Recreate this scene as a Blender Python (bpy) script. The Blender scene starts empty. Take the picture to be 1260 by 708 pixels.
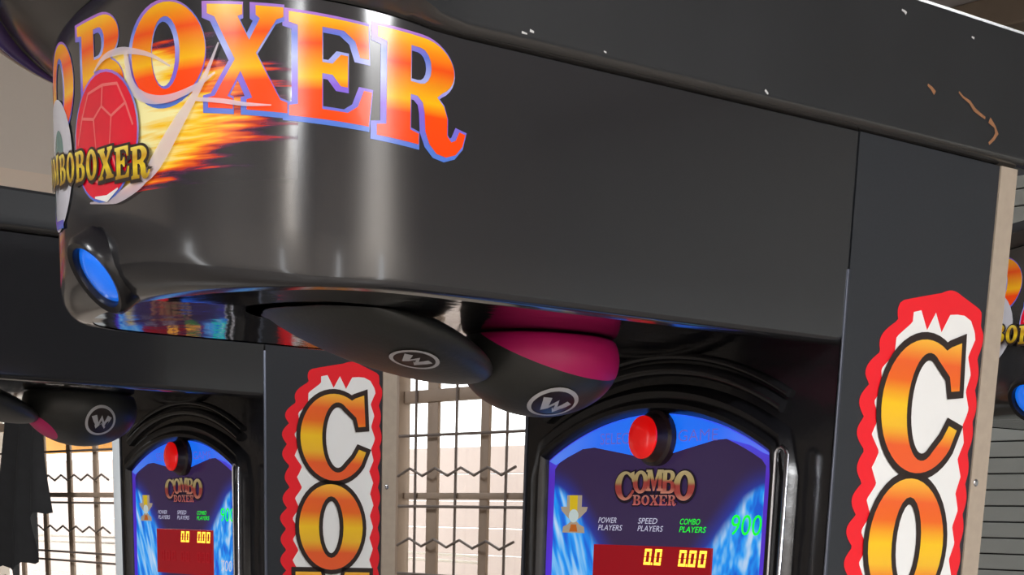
import bpy, bmesh, math, random
from mathutils import Vector, Matrix
from mathutils.geometry import tessellate_polygon
random.seed(7)
C = bpy.context.scene.collection
rad = math.radians
# ------------------------------------------------------------------ camera, world, exposure
F_PX, PITCH, ROLL, PPY, CAM_H = 2100.0, rad(-15.299), rad(1.813), 1234.3, 1.52
cd = bpy.data.cameras.new('camera'); cam = bpy.data.objects.new('camera', cd); C.objects.link(cam)
cd.sensor_width = 36.0; cd.lens = 36.0 * F_PX / 1260.0
cd.shift_y = (PPY - 354.0) / 1260.0
cd.clip_start = 0.02
_fw = Vector((0, math.cos(PITCH), math.sin(PITCH))); _up = Vector((0, -math.sin(PITCH), math.cos(PITCH))); _rt = Vector((1, 0, 0))
_r = _rt * math.cos(ROLL) + _up * math.sin(ROLL); _u = -_rt * math.sin(ROLL) + _up * math.cos(ROLL)
cam.matrix_world = Matrix(((_r.x, _u.x, -_fw.x, 0), (_r.y, _u.y, -_fw.y, 0), (_r.z, _u.z, -_fw.z, CAM_H), (0, 0, 0, 1)))
bpy.context.scene.camera = cam
world = bpy.data.worlds.new('overcast_sky'); bpy.context.scene.world = world; world.use_nodes = True
world.node_tree.nodes['Background'].inputs[0].default_value = (0.97, 0.985, 1.0, 1)
world.node_tree.nodes['Background'].inputs[1].default_value = 4.0
vs = bpy.context.scene.view_settings
vs.view_transform = 'Standard'; vs.look = 'None'; vs.gamma = 1.0; vs.exposure = 0.12; vs.use_curve_mapping = False

AZ = rad(51.8)                      # direction of the machine row
ROTZ = math.atan2(-math.cos(AZ), -math.sin(AZ))
ORG = Vector((0.441, 2.6, 0))       # base corner of the near machine; the room is laid out square to it

# ------------------------------------------------------------------ materials
def mat(name, col, rough=0.5, metal=0.0, coat=0.0, emit=None, es=0.0, noise=0.0, nscale=40, bump=0.0, spec=0.5):
    m = bpy.data.materials.new(name); m.use_nodes = True
    nt = m.node_tree; b = nt.nodes['Principled BSDF']
    b.inputs['Base Color'].default_value = (*col, 1); b.inputs['Roughness'].default_value = rough
    b.inputs['Metallic'].default_value = metal; b.inputs['Coat Weight'].default_value = coat
    b.inputs['Specular IOR Level'].default_value = spec
    b.inputs['Coat Roughness'].default_value = 0.06
    if emit: b.inputs['Emission Color'].default_value = (*emit, 1); b.inputs['Emission Strength'].default_value = es
    if noise or bump:
        tc = nt.nodes.new('ShaderNodeTexCoord'); n = nt.nodes.new('ShaderNodeTexNoise')
        n.inputs['Scale'].default_value = nscale; n.inputs['Detail'].default_value = 4
        nt.links.new(tc.outputs['Object'], n.inputs['Vector'])
        if noise:
            mx = nt.nodes.new('ShaderNodeMix'); mx.data_type = 'RGBA'
            mx.inputs['A'].default_value = (*[c * (1 - noise) for c in col], 1); mx.inputs['B'].default_value = (*[min(1, c * (1 + noise)) for c in col], 1)
            nt.links.new(n.outputs['Fac'], mx.inputs['Factor']); nt.links.new(mx.outputs['Result'], b.inputs['Base Color'])
        if bump:
            bp = nt.nodes.new('ShaderNodeBump'); bp.inputs['Strength'].default_value = bump; bp.inputs['Distance'].default_value = 0.01
            nt.links.new(n.outputs['Fac'], bp.inputs['Height']); nt.links.new(bp.outputs['Normal'], b.inputs['Normal'])
    return m
def ramp_mat(name, stops, rough=0.3, axis=1, es=0.0, metal=0.0):
    """colour bands printed along the UV map's V (or U) axis"""
    m = bpy.data.materials.new(name); m.use_nodes = True; nt = m.node_tree; b = nt.nodes['Principled BSDF']
    uv = nt.nodes.new('ShaderNodeUVMap'); sp = nt.nodes.new('ShaderNodeSeparateXYZ'); cr = nt.nodes.new('ShaderNodeValToRGB')
    nt.links.new(uv.outputs[0], sp.inputs[0]); nt.links.new(sp.outputs[axis], cr.inputs[0]); nt.links.new(cr.outputs[0], b.inputs['Base Color'])
    el = cr.color_ramp.elements
    while len(el) < len(stops): el.new(0.5)
    for e, (p, c) in zip(el, stops): e.position = p; e.color = (*c, 1)
    b.inputs['Roughness'].default_value = rough; b.inputs['Metallic'].default_value = metal
    if es: nt.links.new(cr.outputs[0], b.inputs['Emission Color']); b.inputs['Emission Strength'].default_value = es
    return m
def srgb(r, g, b):
    f = lambda c: (c / 255 / 12.92) if c / 255 <= 0.04045 else ((c / 255 + 0.055) / 1.055) ** 2.4
    return (f(r), f(g), f(b))

M = {}
M['hood'] = mat('hood_plastic', (0.021, 0.0215, 0.0245), 0.15, coat=0.2, spec=.8, noise=0.15, nscale=300)
M['under'] = mat('underside_plastic', (0.008, 0.008, 0.009), 0.07, bump=0.12, nscale=9, spec=1.0)
M['col'] = mat('cabinet_black', (0.023, 0.026, 0.032), 0.38, noise=0.15, nscale=200)
M['front'] = mat('front_plastic', (0.012, 0.012, 0.014), 0.16, bump=0.25, nscale=7)
M['lid'] = mat('lid_laminate', (0.016, 0.0175, 0.020), 0.5, noise=0.3, nscale=6, bump=0.02)
M['lid_under'] = mat('lid_underside', (0.045, 0.043, 0.042), 0.16, spec=.9)
M['purple'] = mat('purple_gloss_trim', (0.09, 0.06, 0.26), 0.12, coat=1.0)
M['cream'] = mat('cream_edge', (0.5, 0.44, 0.38), 0.35)
M['strip'] = mat('raw_board', srgb(172, 158, 142), 0.7, noise=0.12, nscale=60)
M['trim_metal'] = mat('dull_trim_metal', (0.16, 0.175, 0.22), 0.42, metal=1.0)
M['chrome'] = mat('chrome', (0.62, 0.64, 0.7), 0.16, metal=1.0)
M['blacktrim'] = mat('black_gloss', (0.007, 0.007, 0.009), 0.26, bump=0.08, nscale=30)
M['white'] = mat('white_print', (0.86, 0.86, 0.85), 0.35)
M['red'] = mat('red_print', srgb(240, 28, 42), 0.35)
M['dark'] = mat('dark_outline', (0.025, 0.014, 0.012), 0.35)
M['lav'] = ramp_mat('lavender_outline', [(0, srgb(80, 120, 210)), (0.35, srgb(135, 95, 215)), (0.6, srgb(165, 175, 235)), (0.8, srgb(95, 115, 210)), (1, srgb(175, 115, 210))], 0.25)
M['fire'] = ramp_mat('fire_letter', [(0, srgb(255, 70, 5)), (0.3, srgb(255, 75, 5)), (0.42, srgb(250, 185, 15)), (0.56, srgb(240, 150, 20)), (0.72, srgb(240, 80, 15)), (0.86, srgb(250, 150, 15)), (1, srgb(255, 200, 30))], 0.22)
M['fire2'] = ramp_mat('fire_side_letter', [(0, srgb(240, 95, 45)), (0.2, srgb(238, 95, 40)), (0.34, srgb(245, 190, 45)), (0.5, srgb(250, 200, 30)), (0.68, srgb(240, 105, 30)), (0.82, srgb(240, 100, 40)), (1, srgb(250, 190, 60))], 0.3)
M['gold'] = ramp_mat('gold_letter', [(0, srgb(150, 110, 20)), (0.4, srgb(235, 205, 40)), (0.7, srgb(200, 150, 30)), (1, srgb(240, 220, 90))], 0.25)
M['ball'] = mat('red_ball_print', srgb(225, 5, 45), 0.22, noise=0.12, nscale=14)
M['seam'] = mat('pale_seam', srgb(235, 110, 110), 0.25)
M['wball'] = mat('white_ball_print', srgb(205, 205, 215), 0.22, noise=0.2, nscale=12)
M['teal'] = mat('teal_patch', srgb(90, 130, 125), 0.25)
M['swoosh'] = mat('pale_swoosh', srgb(228, 215, 225), 0.22); M['swoosh'].node_tree.nodes['Principled BSDF'].inputs['Alpha'].default_value = .62
M['leather'] = mat('black_leather', (0.03, 0.031, 0.029), 0.42, bump=0.05, nscale=120)
M['pink'] = mat('pink_leather', srgb(205, 24, 108), 0.45, noise=0.06, nscale=20)
M['badge'] = mat('silver_badge', (0.55, 0.55, 0.56), 0.35)
M['wood_chip'] = mat('exposed_wood', srgb(150, 105, 72), 0.8, noise=0.3, nscale=150)
M['paint_chip'] = mat('white_chip', (0.6, 0.6, 0.6), 0.7)
M['blue_lens'] = mat('blue_lens', srgb(15, 90, 190), 0.15, coat=1.0, emit=srgb(10, 110, 235), es=0.75)
M['btn'] = mat('red_lens', srgb(200, 15, 15), 0.25, coat=0.6, emit=srgb(220, 10, 10), es=0.55)
M['btn_side'] = mat('dark_button_body', (0.02, 0.01, 0.012), 0.3)
M['beige'] = mat('beige_wall', srgb(205, 194, 182), 0.8, noise=0.05, nscale=5)
M['beige_dark'] = mat('beige_ledge', srgb(218, 200, 182), 0.7)
M['frame'] = mat('window_frame_paint', srgb(150, 130, 112), 0.6, noise=0.1, nscale=12)
M['whitepost'] = mat('white_post_paint', srgb(225, 232, 236), 0.5)
M['grille'] = mat('grille_iron', srgb(105, 92, 84), 0.6)
M['floor'] = mat('floor_tile', srgb(120, 112, 104), 0.4, noise=0.15, nscale=3)
M['ceil'] = mat('ceiling_panel', srgb(190, 186, 190), 0.8, noise=0.05, nscale=4)
M['wood'] = mat('brown_beam', srgb(125, 112, 98), 0.7, noise=0.2, nscale=10)
M['slat'] = mat('shutter_grey', srgb(180, 186, 184), 0.5, noise=0.05, nscale=8)
M['slatback'] = mat('shutter_gap', srgb(45, 44, 46), 0.8)
M['fence'] = mat('pale_boards', srgb(176, 160, 153), 0.8, noise=0.06, nscale=3)
M['ground'] = mat('pale_paving', srgb(190, 186, 178), 0.9, noise=0.1, nscale=2)
M['awning'] = mat('yellow_awning', srgb(235, 165, 60), 0.7)
M['cable'] = mat('white_cable', srgb(240, 238, 235), 0.5)
M['cloth'] = mat('black_cloth', (0.028, 0.028, 0.03), 0.8, noise=0.3, nscale=20)
M['silverblue'] = mat('blue_grey_edge', srgb(110, 122, 135), 0.4)
M['fill_lamp_case'] = mat('fill_lamp_case', (0.8, 0.8, 0.8), 0.5)
M['tube'] = mat('fill_tube_glow', (1, 1, 1), 0.4, emit=(.97, 0.985, 1.0), es=14)  # glow for the added, unseen ceiling fittings
def glass_mat():
    m = bpy.data.materials.new('window_glass'); m.use_nodes = True; nt = m.node_tree
    for n in list(nt.nodes):
        if n.type != 'OUTPUT_MATERIAL': nt.nodes.remove(n)
    t = nt.nodes.new('ShaderNodeBsdfTransparent'); g = nt.nodes.new('ShaderNodeBsdfGlossy'); mx = nt.nodes.new('ShaderNodeMixShader')
    g.inputs['Roughness'].default_value = 0.02; mx.inputs[0].default_value = 0.05; t.inputs[0].default_value = (0.96, 0.97, 0.96, 1)
    nt.links.new(t.outputs[0], mx.inputs[1]); nt.links.new(g.outputs[0], mx.inputs[2]); nt.links.new(mx.outputs[0], nt.nodes['Material Output'].inputs[0])
    return m
M['glass'] = glass_mat()

# ------------------------------------------------------------------ object helpers
def link(name, me, parent=None, mats=()):
    o = bpy.data.objects.new(name, me); C.objects.link(o)
    for m in mats: me.materials.append(m if not isinstance(m, str) else M[m])
    if parent: o.parent = parent
    return o
def smooth(me, ang=40):
    for p in me.polygons: p.use_smooth = True
    try: me.set_sharp_from_angle(angle=rad(ang))
    except Exception: pass
def from_bm(name, bm, parent=None, mats=(), sm=0):
    me = bpy.data.meshes.new(name); bm.normal_update(); bm.to_mesh(me); bm.free()
    if sm: smooth(me, sm)
    return link(name, me, parent, mats)
def box_bm(bm, a, b, mi=0, bev=0.0):
    v = [bm.verts.new((x, y, z)) for x in (a[0], b[0]) for y in (a[1], b[1]) for z in (a[2], b[2])]
    fs = [bm.faces.new([v[i] for i in q]) for q in ((0, 1, 3, 2), (4, 6, 7, 5), (0, 4, 5, 1), (2, 3, 7, 6), (0, 2, 6, 4), (1, 5, 7, 3))]
    for f in fs: f.material_index = mi
    if bev:
        es = {e for f in fs for e in f.edges}
        bmesh.ops.bevel(bm, geom=list(es), offset=bev, segments=2, affect='EDGES', profile=0.5)
def box(name, a, b, m, parent=None, bev=0.0):
    bm = bmesh.new(); box_bm(bm, a, b, 0, bev); bmesh.ops.recalc_face_normals(bm, faces=bm.faces)
    return from_bm(name, bm, parent, (m,), 35 if bev else 0)
def tube_bm(bm, pts, r, n=6, mi=0):
    pts = [Vector(p) for p in pts]; rings = []
    for i, p in enumerate(pts):
        t = (pts[min(i + 1, len(pts) - 1)] - pts[max(i - 1, 0)]).normalized()
        a = t.cross(Vector((0, 0, 1)))
        if a.length < 1e-3: a = t.cross(Vector((1, 0, 0)))
        a.normalize(); b = t.cross(a)
        rr = r[i] if isinstance(r, (list, tuple)) else r
        rings.append([bm.verts.new(p + (a * math.cos(2 * math.pi * k / n) + b * math.sin(2 * math.pi * k / n)) * rr) for k in range(n)])
    for A, B in zip(rings, rings[1:]):
        for k in range(n): bm.faces.new((A[k], A[(k + 1) % n], B[(k + 1) % n], B[k])).material_index = mi
    for R_, rev in ((rings[0], 1), (rings[-1], 0)):
        bm.faces.new(R_[::-1] if rev else R_).material_index = mi
def tube(name, pts, r, m, parent=None, n=8):
    bm = bmesh.new(); tube_bm(bm, pts, r, n); bmesh.ops.recalc_face_normals(bm, faces=bm.faces)
    return from_bm(name, bm, parent, (m,), 50)
def place(o):                       # room-aligned frame
    o.location = ORG; o.rotation_euler = (0, 0, ROTZ); return o
def tag(o, label=None, cat=None, group=None, kind=None):
    if label: o['label'] = label
    if cat: o['category'] = cat
    if group: o['group'] = group
    if kind: o['kind'] = kind
    return o
def struct(o, label, cat): return tag(place(o), label, cat, kind='structure')

# ------------------------------------------------------------------ the room (coordinates square to the machines)
XB, XB2, XF, YL, YR, ZC = -1.92, -3.13, 5.6, -10.5, 4.6, 3.25
YRET = -2.9
struct(box('floor', (XB2 - .2, YL, -.1), (XF, YR, 0), 'floor'), 'grey tiled shop floor under the arcade machines', 'floor')
struct(box('ceiling', (XB2 - .2, YL, ZC), (XF, YR, ZC + .1), 'ceil'), 'grey panelled ceiling above the arcade machines', 'ceiling')
# back wall with two window openings
WINS = [(-4.16, -3.144), (-8.3, -6.339)]           # outer frame edges (Y)
WZ0, WZ1 = 0.95, 2.5
bm = bmesh.new()
edges = sorted([YL] + [v for w in WINS for v in w] + [YRET])
ys = [(YL, -8.3), (-6.339, -4.16), (-3.144, YRET)]
for a, b in ys: box_bm(bm, (XB - .16, a, 0), (XB, b, ZC))
for a, b in WINS:
    box_bm(bm, (XB - .16, a, 0), (XB, b, WZ0)); box_bm(bm, (XB - .16, a, WZ1), (XB, b, ZC))
struct(from_bm('wall_back', bm, None, ('beige',)), 'beige rear wall with grilled windows behind the machines', 'wall')
struct(box('wall_return', (XB2, YRET - .16, 0), (XB - .16, YRET, ZC), 'beige'), 'short beige return wall beside the grilled window', 'wall')
# rear shutter wall of horizontal slats
sh = box('wall_shutter', (XB2 - .14, YRET, 0), (XB2 - .012, YR, 3.17), 'slatback')
struct(sh, 'grey horizontal slat wall at far right behind the beige strip', 'wall')
bm = bmesh.new(); box_bm(bm, (0, 0, 0), (.014, YR - YRET, .049), 0, .003); sm_ = bpy.data.meshes.new('slat'); bm.to_mesh(sm_); bm.free(); sm_.materials.append(M['slat'])
for i in range(59):
    s = bpy.data.objects.new('slat', sm_); C.objects.link(s); s.parent = sh; s.location = (XB2 - .012, YRET, .02 + i * .0533)
bm = bmesh.new(); box_bm(bm, (XB2 - .14, YRET, 3.15), (XB2 + .12, YR, ZC), 0, .008)
struct(from_bm('trim_1', bm, None, ('wood',)), 'brown timber beam under the ceiling at top right', 'trim')
# right and front walls with door openings to the street, left wall
bm = bmesh.new()
for a, b in ((XB2, 0.5), (.8, 3.3), (3.65, XF)): box_bm(bm, (a, YR, 0), (b, YR + .16, ZC))
for a, b in ((0.5, .8), (3.3, 3.65)): box_bm(bm, (a, YR, 2.15), (b, YR + .16, ZC))
struct(from_bm('wall_right', bm, None, ('beige',)), 'beige side wall with open doorways out of view', 'wall')
bm = bmesh.new()
for a, b in ((YL, -2.6), (-2.2, 1.9), (2.2, YR)): box_bm(bm, (XF, a, 0), (XF + .16, b, ZC))
for a, b in ((-2.6, -2.2), (1.9, 2.2)): box_bm(bm, (XF, a, 2.15), (XF + .16, b, ZC))
struct(from_bm('wall_front', bm, None, ('beige',)), 'beige front wall with doorways behind the viewer', 'wall')
struct(box('wall_left', (XB - .16, YL - .16, 0), (XF, YL, ZC), 'beige'), 'beige end wall far left out of view', 'wall')
# dropped beam over the left machine
bm = bmesh.new()
box_bm(bm, (XB, -3.3, 2.42), (XF, -3.0, ZC)); box_bm(bm, (XB, -3.3, 2.37), (XF, -2.985, 2.42), 1); box_bm(bm, (XB, -3.3, 2.352), (XF, -2.99, 2.37), 2)
struct(from_bm('trim_2', bm, None, ('beige', 'beige_dark', 'silverblue')), 'beige dropped beam with thin ledge above the left machine', 'beam')
# windows: frame, mullions, thin bars, zigzag grille bars, glass panes
def window(idx, y0, y1, cols, mull, thin, label, post=None):
    x0, x1 = XB - .05, XB - .022
    root = box('window_%d' % idx, (x0, y0, WZ0), (x1 + .04, y1, WZ0 + .06), 'frame', None, .006)      # sill carries the rest
    struct(root, label, 'window')
    box('jamb', (x0, y0, WZ0), (XB + .004, cols[0], WZ1), 'frame', root, .004)
    box('jamb', (x0, cols[1], WZ0), (XB + .004, y1, WZ1), post or 'frame', root, .004)
    box('head', (x0, cols[0], WZ1 - .06), (x1, cols[1], WZ1), 'frame', root, .004)
    box('transom', (x0, cols[0], 1.995), (x1 + .006, cols[1], 2.04), 'frame', root, .004)
    box('rail', (x0, cols[0], 1.645), (x1 + .004, cols[1], 1.668), 'frame', root, .003)
    for y, w in mull: box('mullion', (x0 + .012, y - w / 2, WZ0 + .06), (x1 - .002, y + w / 2, WZ1 - .06), 'frame', root, .003)
    xg = x1 + .022
    for y in thin: tube('grille_bar', [(xg - .012, y, WZ0 + .06), (xg - .012, y, WZ1 - .06)], .0055, 'grille', root, 6)
    for z in (1.875, 1.617, 1.365, 1.32, 2.25): tube('grille_bar', [(xg, cols[0], z), (xg, cols[1], z)], .006, 'grille', root, 6)
    n = int((cols[1] - cols[0]) / .0825)
    for z in (1.742, 1.484, 1.2):
        pts = [(xg + .006, cols[0] + i * .0825, z + (.014 if i % 2 else -.014)) for i in range(n + 1)]
        tube('zigzag_bar', pts, .005, 'grille', root, 6)
    yy = [cols[0]] + [m[0] for m in mull] + [cols[1]]
    for a, b in zip(yy, yy[1:]):
        for za, zb in ((WZ0 + .05, 1.65), (1.66, 2.0), (2.03, WZ1 - .05)):
            box('pane', (x0 + .012, a + .004, za), (x0 + .015, b - .004, zb), 'glass', root)
    return root
window(1, -4.16, -3.144, (-3.963, -3.177), [(-3.779, .07), (-3.45, .05)], [-3.607, -3.299, -3.87], 'tan window with zigzag grille between the two machines')
window(2, -8.3, -6.339, (-8.2, -6.505), [(-7.76, .05), (-7.43, .05), (-7.10, .05), (-6.775, .05)], [], 'window with zigzag grille and white jamb under the left hood', 'whitepost')

# ------------------------------------------------------------------ outside
g = struct(box('ground_outside', (-16, -22, -.14), (XB2 - .25, 8, -.04), 'ground'), 'pale paving outside the windows', 'ground')
fe = place(bpy.data.objects.new('board_fence', None)); C.objects.link(fe)
tag(fe, 'pale pinkish board fence seen through the windows', 'fence')
bm = bmesh.new(); box_bm(bm, (0, 0, 0), (.05, 14, .196), 0, .006); bme = bpy.data.meshes.new('board'); bm.to_mesh(bme); bm.free(); bme.materials.append(M['fence'])
for i in range(11):
    o = bpy.data.objects.new('board', bme); C.objects.link(o); o.parent = fe; o.location = (-6.2 + random.uniform(-.006, .006), -19, -.03 + i * .2)
for y in (-18.8, -15, -11, -8, -5.4): box('fence_post', (-6.32, y - .06, -.04), (-6.2, y + .06, 2.2), 'fence', fe)
aw = box('awning', (-3.6, -10.6, 2.12), (-3.0, -8.75, 2.15), 'awning'); place(aw); tag(aw, 'orange-yellow awning valance outside the left window', 'awning')
va = box('valance', (-3.02, -10.6, 1.96), (-3.0, -8.75, 2.12), 'awning', aw)
for i, y in enumerate((-10.5, -8.85)): tube('awning_arm', [(-3.5, y, 2.13), (XB - .17, y + .0, 2.3)], .015, 'grille', aw)
def cable(y0, y1, z0, z1, label):
    pts = [(-2.5, y0 + (y1 - y0) * t / 14, z0 + (z1 - z0) * t / 14 + .012 * math.sin(math.pi * t / 14)) for t in range(15)]
    o = place(tube('cable', pts, .006, 'cable')); tag(o, label, 'cable', None)
cable(-9.0, -4.2, 1.395, 1.405, 'lower white cable strung outside the windows')
cable(-9.0, -4.2, 1.43, 1.43, 'upper white cable strung outside the windows')

# hanging cloth by the left window
def cloth():
    bm = bmesh.new(); nu, nv = 22, 20; grid = []
    ytop = (-7.78, -7.32); zt = 2.3
    for j in range(nv + 1):
        row = []; v = j / nv
        for i in range(nu + 1):
            u = i / nu
            y = -7.29 - .24 * v + (u * (.40 + .25 * v)) + .012 * math.sin(v * 7)
            zb = 1.23 + .38 * max(0, u - .45) / .55 + .05 * math.sin(u * 17)
            z = zt + (zb - zt) * v
            x = -1.72 + .045 * math.sin(u * 15 + v * 1.5) * (.4 + .6 * v)
            row.append(bm.verts.new((x, y, z)))
        grid.append(row)
    for j in range(nv):
        for i in range(nu): bm.faces.new((grid[j][i], grid[j][i + 1], grid[j + 1][i + 1], grid[j + 1][i]))
    bmesh.ops.solidify(bm, geom=bm.faces[:], thickness=.012)
    o = from_bm('hanging_cloth', bm, None, ('cloth',), 60)
    tube('hanger_rail', [(-1.72, -7.34, 2.3), (-1.72, -6.85, 2.3)], .012, 'grille', o)
    for y in (-7.25, -6.95): tube('hook', [(-1.72, y, 2.3), (-1.80, y, 2.34), (XB + .0, y, 2.34)], .006, 'grille', o)
    tag(place(o), 'black cloth hanging in front of the left window', 'cloth')
cloth()

# unseen ceiling fittings, added to brighten the machines, slats and beam
def fill_fixture(x, y, k, energy):
    r = place(box('ceiling_fill_lamp', (x - .6, y - .09, ZC - .06), (x + .6, y + .09, ZC), 'fill_lamp_case'))
    tag(r, ['added unseen ceiling fill lamp nearest the viewer', 'added unseen ceiling fill lamp over the open floor', 'added unseen ceiling fill lamp between the machines', 'added unseen ceiling fill lamp along the right wall', 'added unseen ceiling fill lamp left of the dropped beam'][k], 'lamp', 'added ceiling fill lamps')
    for d in (-.045, .045): tube('fill_lamp_tube', [(x - .57, y + d, ZC - .085), (x + .57, y + d, ZC - .085)], .014, 'tube', r)
    ld = bpy.data.lights.new('fill_lamp_light', 'AREA'); ld.shape = 'RECTANGLE'; ld.size = 1.15; ld.size_y = .16; ld.energy = energy; ld.color = (.97, .985, 1)
    lo = bpy.data.objects.new('fill_lamp_light', ld); C.objects.link(lo); lo.parent = r; lo.location = (x, y, ZC - .11)
for k, (x, y, e) in enumerate(((4.9, 2.6, 70), (3.6, -.4, 70), (-.85, -.35, 24), (.9, 3.5, 215), (.6, -5.6, 110))): fill_fixture(x, y, k, e)  # positions and energies chosen for the surfaces each one brightens

# ------------------------------------------------------------------ glyphs (bold slab lettering)
def arc(cx, cy, rx, ry, a0, a1, n=14):
    return [(cx + rx * math.cos(rad(a0 + (a1 - a0) * i / n)), cy + ry * math.sin(rad(a0 + (a1 - a0) * i / n))) for i in range(n + 1)]
G = {}
G['O'] = (.8, [arc(.4, .5, .4, .5, 0, 351, 39), arc(.4, .5, .155, .36, 0, 345, 23)])
G['C'] = (.84, [[(.80, 1.0), (.82, .64), (.73, .63), (.70, .74)] + arc(.47, .5, .2, .405, 60, 305, 26) + [(.68, .27), (.74, .37), (.83, .34)] + arc(.43, .5, .43, .5, -38, -300, 34) + [(.69, .96)]])
G['B'] = (.8, [[(0, 0), (.45, 0)] + arc(.46, .275, .34, .275, -90, 62, 12) + arc(.44, .76, .30, .24, -58, 90, 12) + [(0, 1), (0, .9), (.09, .88), (.09, .12), (0, .1)],
               [(.32, .58), (.40, .58)] + arc(.41, .735, .1, .155, -90, 90, 8) + [(.32, .89)], [(.32, .11), (.42, .11)] + arc(.43, .285, .12, .175, -90, 90, 8) + [(.32, .46)]])
G['E'] = (.82, [[(0, 0), (.79, 0), (.82, .35), (.74, .35), (.68, .18), (.58, .1), (.33, .1), (.33, .45), (.43, .45), (.51, .35), (.58, .35), (.58, .66), (.51, .66), (.43, .56), (.33, .56), (.33, .9), (.54, .9), (.65, .82), (.70, .67), (.79, .67), (.78, 1), (0, 1), (0, .9), (.09, .88), (.09, .12), (0, .1)]])
G['R'] = (.95, [[(0, 0), (.42, 0), (.42, .1), (.33, .12), (.33, .45), (.40, .45), (.46, .40), (.48, .31), (.49, .14), (.54, .03), (.62, -.04), (.73, -.05), (.84, .0), (.92, .1), (.95, .22), (.88, .23), (.84, .14), (.79, .11), (.74, .16), (.74, .32), (.70, .42), (.62, .49)] + arc(.47, .745, .34, .255, -52, 90, 14) + [(0, 1), (0, .9), (.09, .88), (.09, .12), (0, .1)],
                [(.33, .57), (.42, .57)] + arc(.43, .735, .12, .165, -90, 90, 8) + [(.33, .9)]])
G['X'] = (.98, [[(0, 1), (.46, 1), (.46, .91), (.40, .89), (.54, .67), (.67, .88), (.62, .91), (.62, 1), (.94, 1), (.94, .91), (.86, .88), (.62, .55), (.90, .12), (.98, .1), (.98, 0), (.50, 0), (.50, .1), (.57, .12), (.43, .37), (.26, .12), (.33, .1), (.33, 0), (0, 0), (0, .1), (.09, .12), (.36, .48), (.10, .88), (0, .91)]])
G['M'] = (1.1, [[(0, 0), (.33, 0), (.33, .1), (.25, .12), (.25, .7), (.47, 0), (.57, 0), (.79, .72), (.79, .12), (.71, .1), (.71, 0), (1.1, 0), (1.1, .1), (1.02, .12), (1.02, .88), (1.1, .9), (1.1, 1), (.73, 1), (.55, .45), (.37, 1), (0, 1), (0, .9), (.08, .88), (.08, .12), (0, .1)]])
def area(p): return .5 * sum(p[i][0] * p[(i + 1) % len(p)][1] - p[(i + 1) % len(p)][0] * p[i][1] for i in range(len(p)))
def offs(p, d):
    """move a closed outline outward by d (inward if it is a hole)"""
    if area(p) < 0: p = p[::-1]
    n = len(p); out = []
    for i in range(n):
        a, b, c = Vector(p[i - 1]), Vector(p[i]), Vector(p[(i + 1) % n])
        e1 = (b - a).normalized() if (b - a).length > 1e-7 else Vector((1, 0)); e2 = (c - b).normalized() if (c - b).length > 1e-7 else e1
        n1 = Vector((e1.y, -e1.x)); n2 = Vector((e2.y, -e2.x)); m = n1 + n2
        if m.length < 1e-4: m = n1
        m.normalize(); k = d / max(.5, m.dot(n1)); out.append((b.x + m.x * k, b.y + m.y * k))
    return out
def fill(bm, contours, fn, uvl, uvfn, mi=0, cut=None):
    """triangulate outline + holes in the flat print plane, slice along u, then lay on the surface with fn"""
    t = bmesh.new(); flat = [Vector((x, y, 0)) for c in contours for x, y in c]
    vs_ = [t.verts.new(v) for v in flat]
    for tri in tessellate_polygon([[Vector((x, y, 0)) for x, y in c] for c in contours]):
        try: t.faces.new([vs_[i] for i in tri])
        except ValueError: pass
    if cut:
        lo = min(v.x for v in flat); hi = max(v.x for v in flat); k = math.floor(lo / cut) + 1
        while k * cut < hi:
            bmesh.ops.bisect_plane(t, geom=t.verts[:] + t.edges[:] + t.faces[:], plane_co=(k * cut, 0, 0), plane_no=(1, 0, 0)); k += 1
    mp = {v: bm.verts.new(fn(v.co.x, v.co.y)) for v in t.verts}
    for f in t.faces:
        f.normal_update(); vv = list(f.verts)
        if f.normal.z < 0: vv = vv[::-1]
        try: nf = bm.faces.new([mp[v] for v in vv])
        except ValueError: continue
        nf.material_index = mi
        for l, v in zip(nf.loops, vv): l[uvl].uv = uvfn(v.co.x, v.co.y)
    t.free()
def print_shape(name, layers, surf, parent, mats, cut=None, uvbox=None, out0=.0006):
    """layers: list of (contours, material index); surf(u, v, lift) lays the flat print on its surface"""
    bm = bmesh.new(); uvl = bm.loops.layers.uv.new('UVMap')
    for k, ly in enumerate(layers):
        cs, mi = ly[0], ly[1]; k = ly[2] if len(ly) > 2 else k
        ub = uvbox or (min(x for c in cs for x, y in c), min(y for c in cs for x, y in c), max(x for c in cs for x, y in c), max(y for c in cs for x, y in c))
        fill(bm, cs, lambda u, v, k=k: surf(u, v, out0 + .0003 * k), uvl, lambda u, v: ((u - ub[0]) / (ub[2] - ub[0]), (v - ub[1]) / (ub[3] - ub[1])), mi, cut)
    return from_bm(name, bm, parent, mats, 60 if cut else 0)
def glyph_layers(ch, quad, outlines):
    """quad: (u0, u1, v0 left, v1 left, v0 right, v1 right); outlines: [(offset, mat, du, dv)] from the lowest layer up; face goes last"""
    w, cs = G[ch]; u0, u1, bl, tl, br, tr = quad
    def q(p):
        t = p[0] / w; b = bl + (br - bl) * t; tt = tl + (tr - tl) * t
        return (u0 + (u1 - u0) * t, b + (tt - b) * p[1])
    cs2 = [[q(p) for p in c] for c in cs]
    lay = []
    for d, mi, du, dv in outlines:
        lay.append(([[(x + du, y + dv) for x, y in offs(c, d if i == 0 else -d)] for i, c in enumerate(cs2)], mi))
    lay.append((cs2, 0)); return lay
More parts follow.
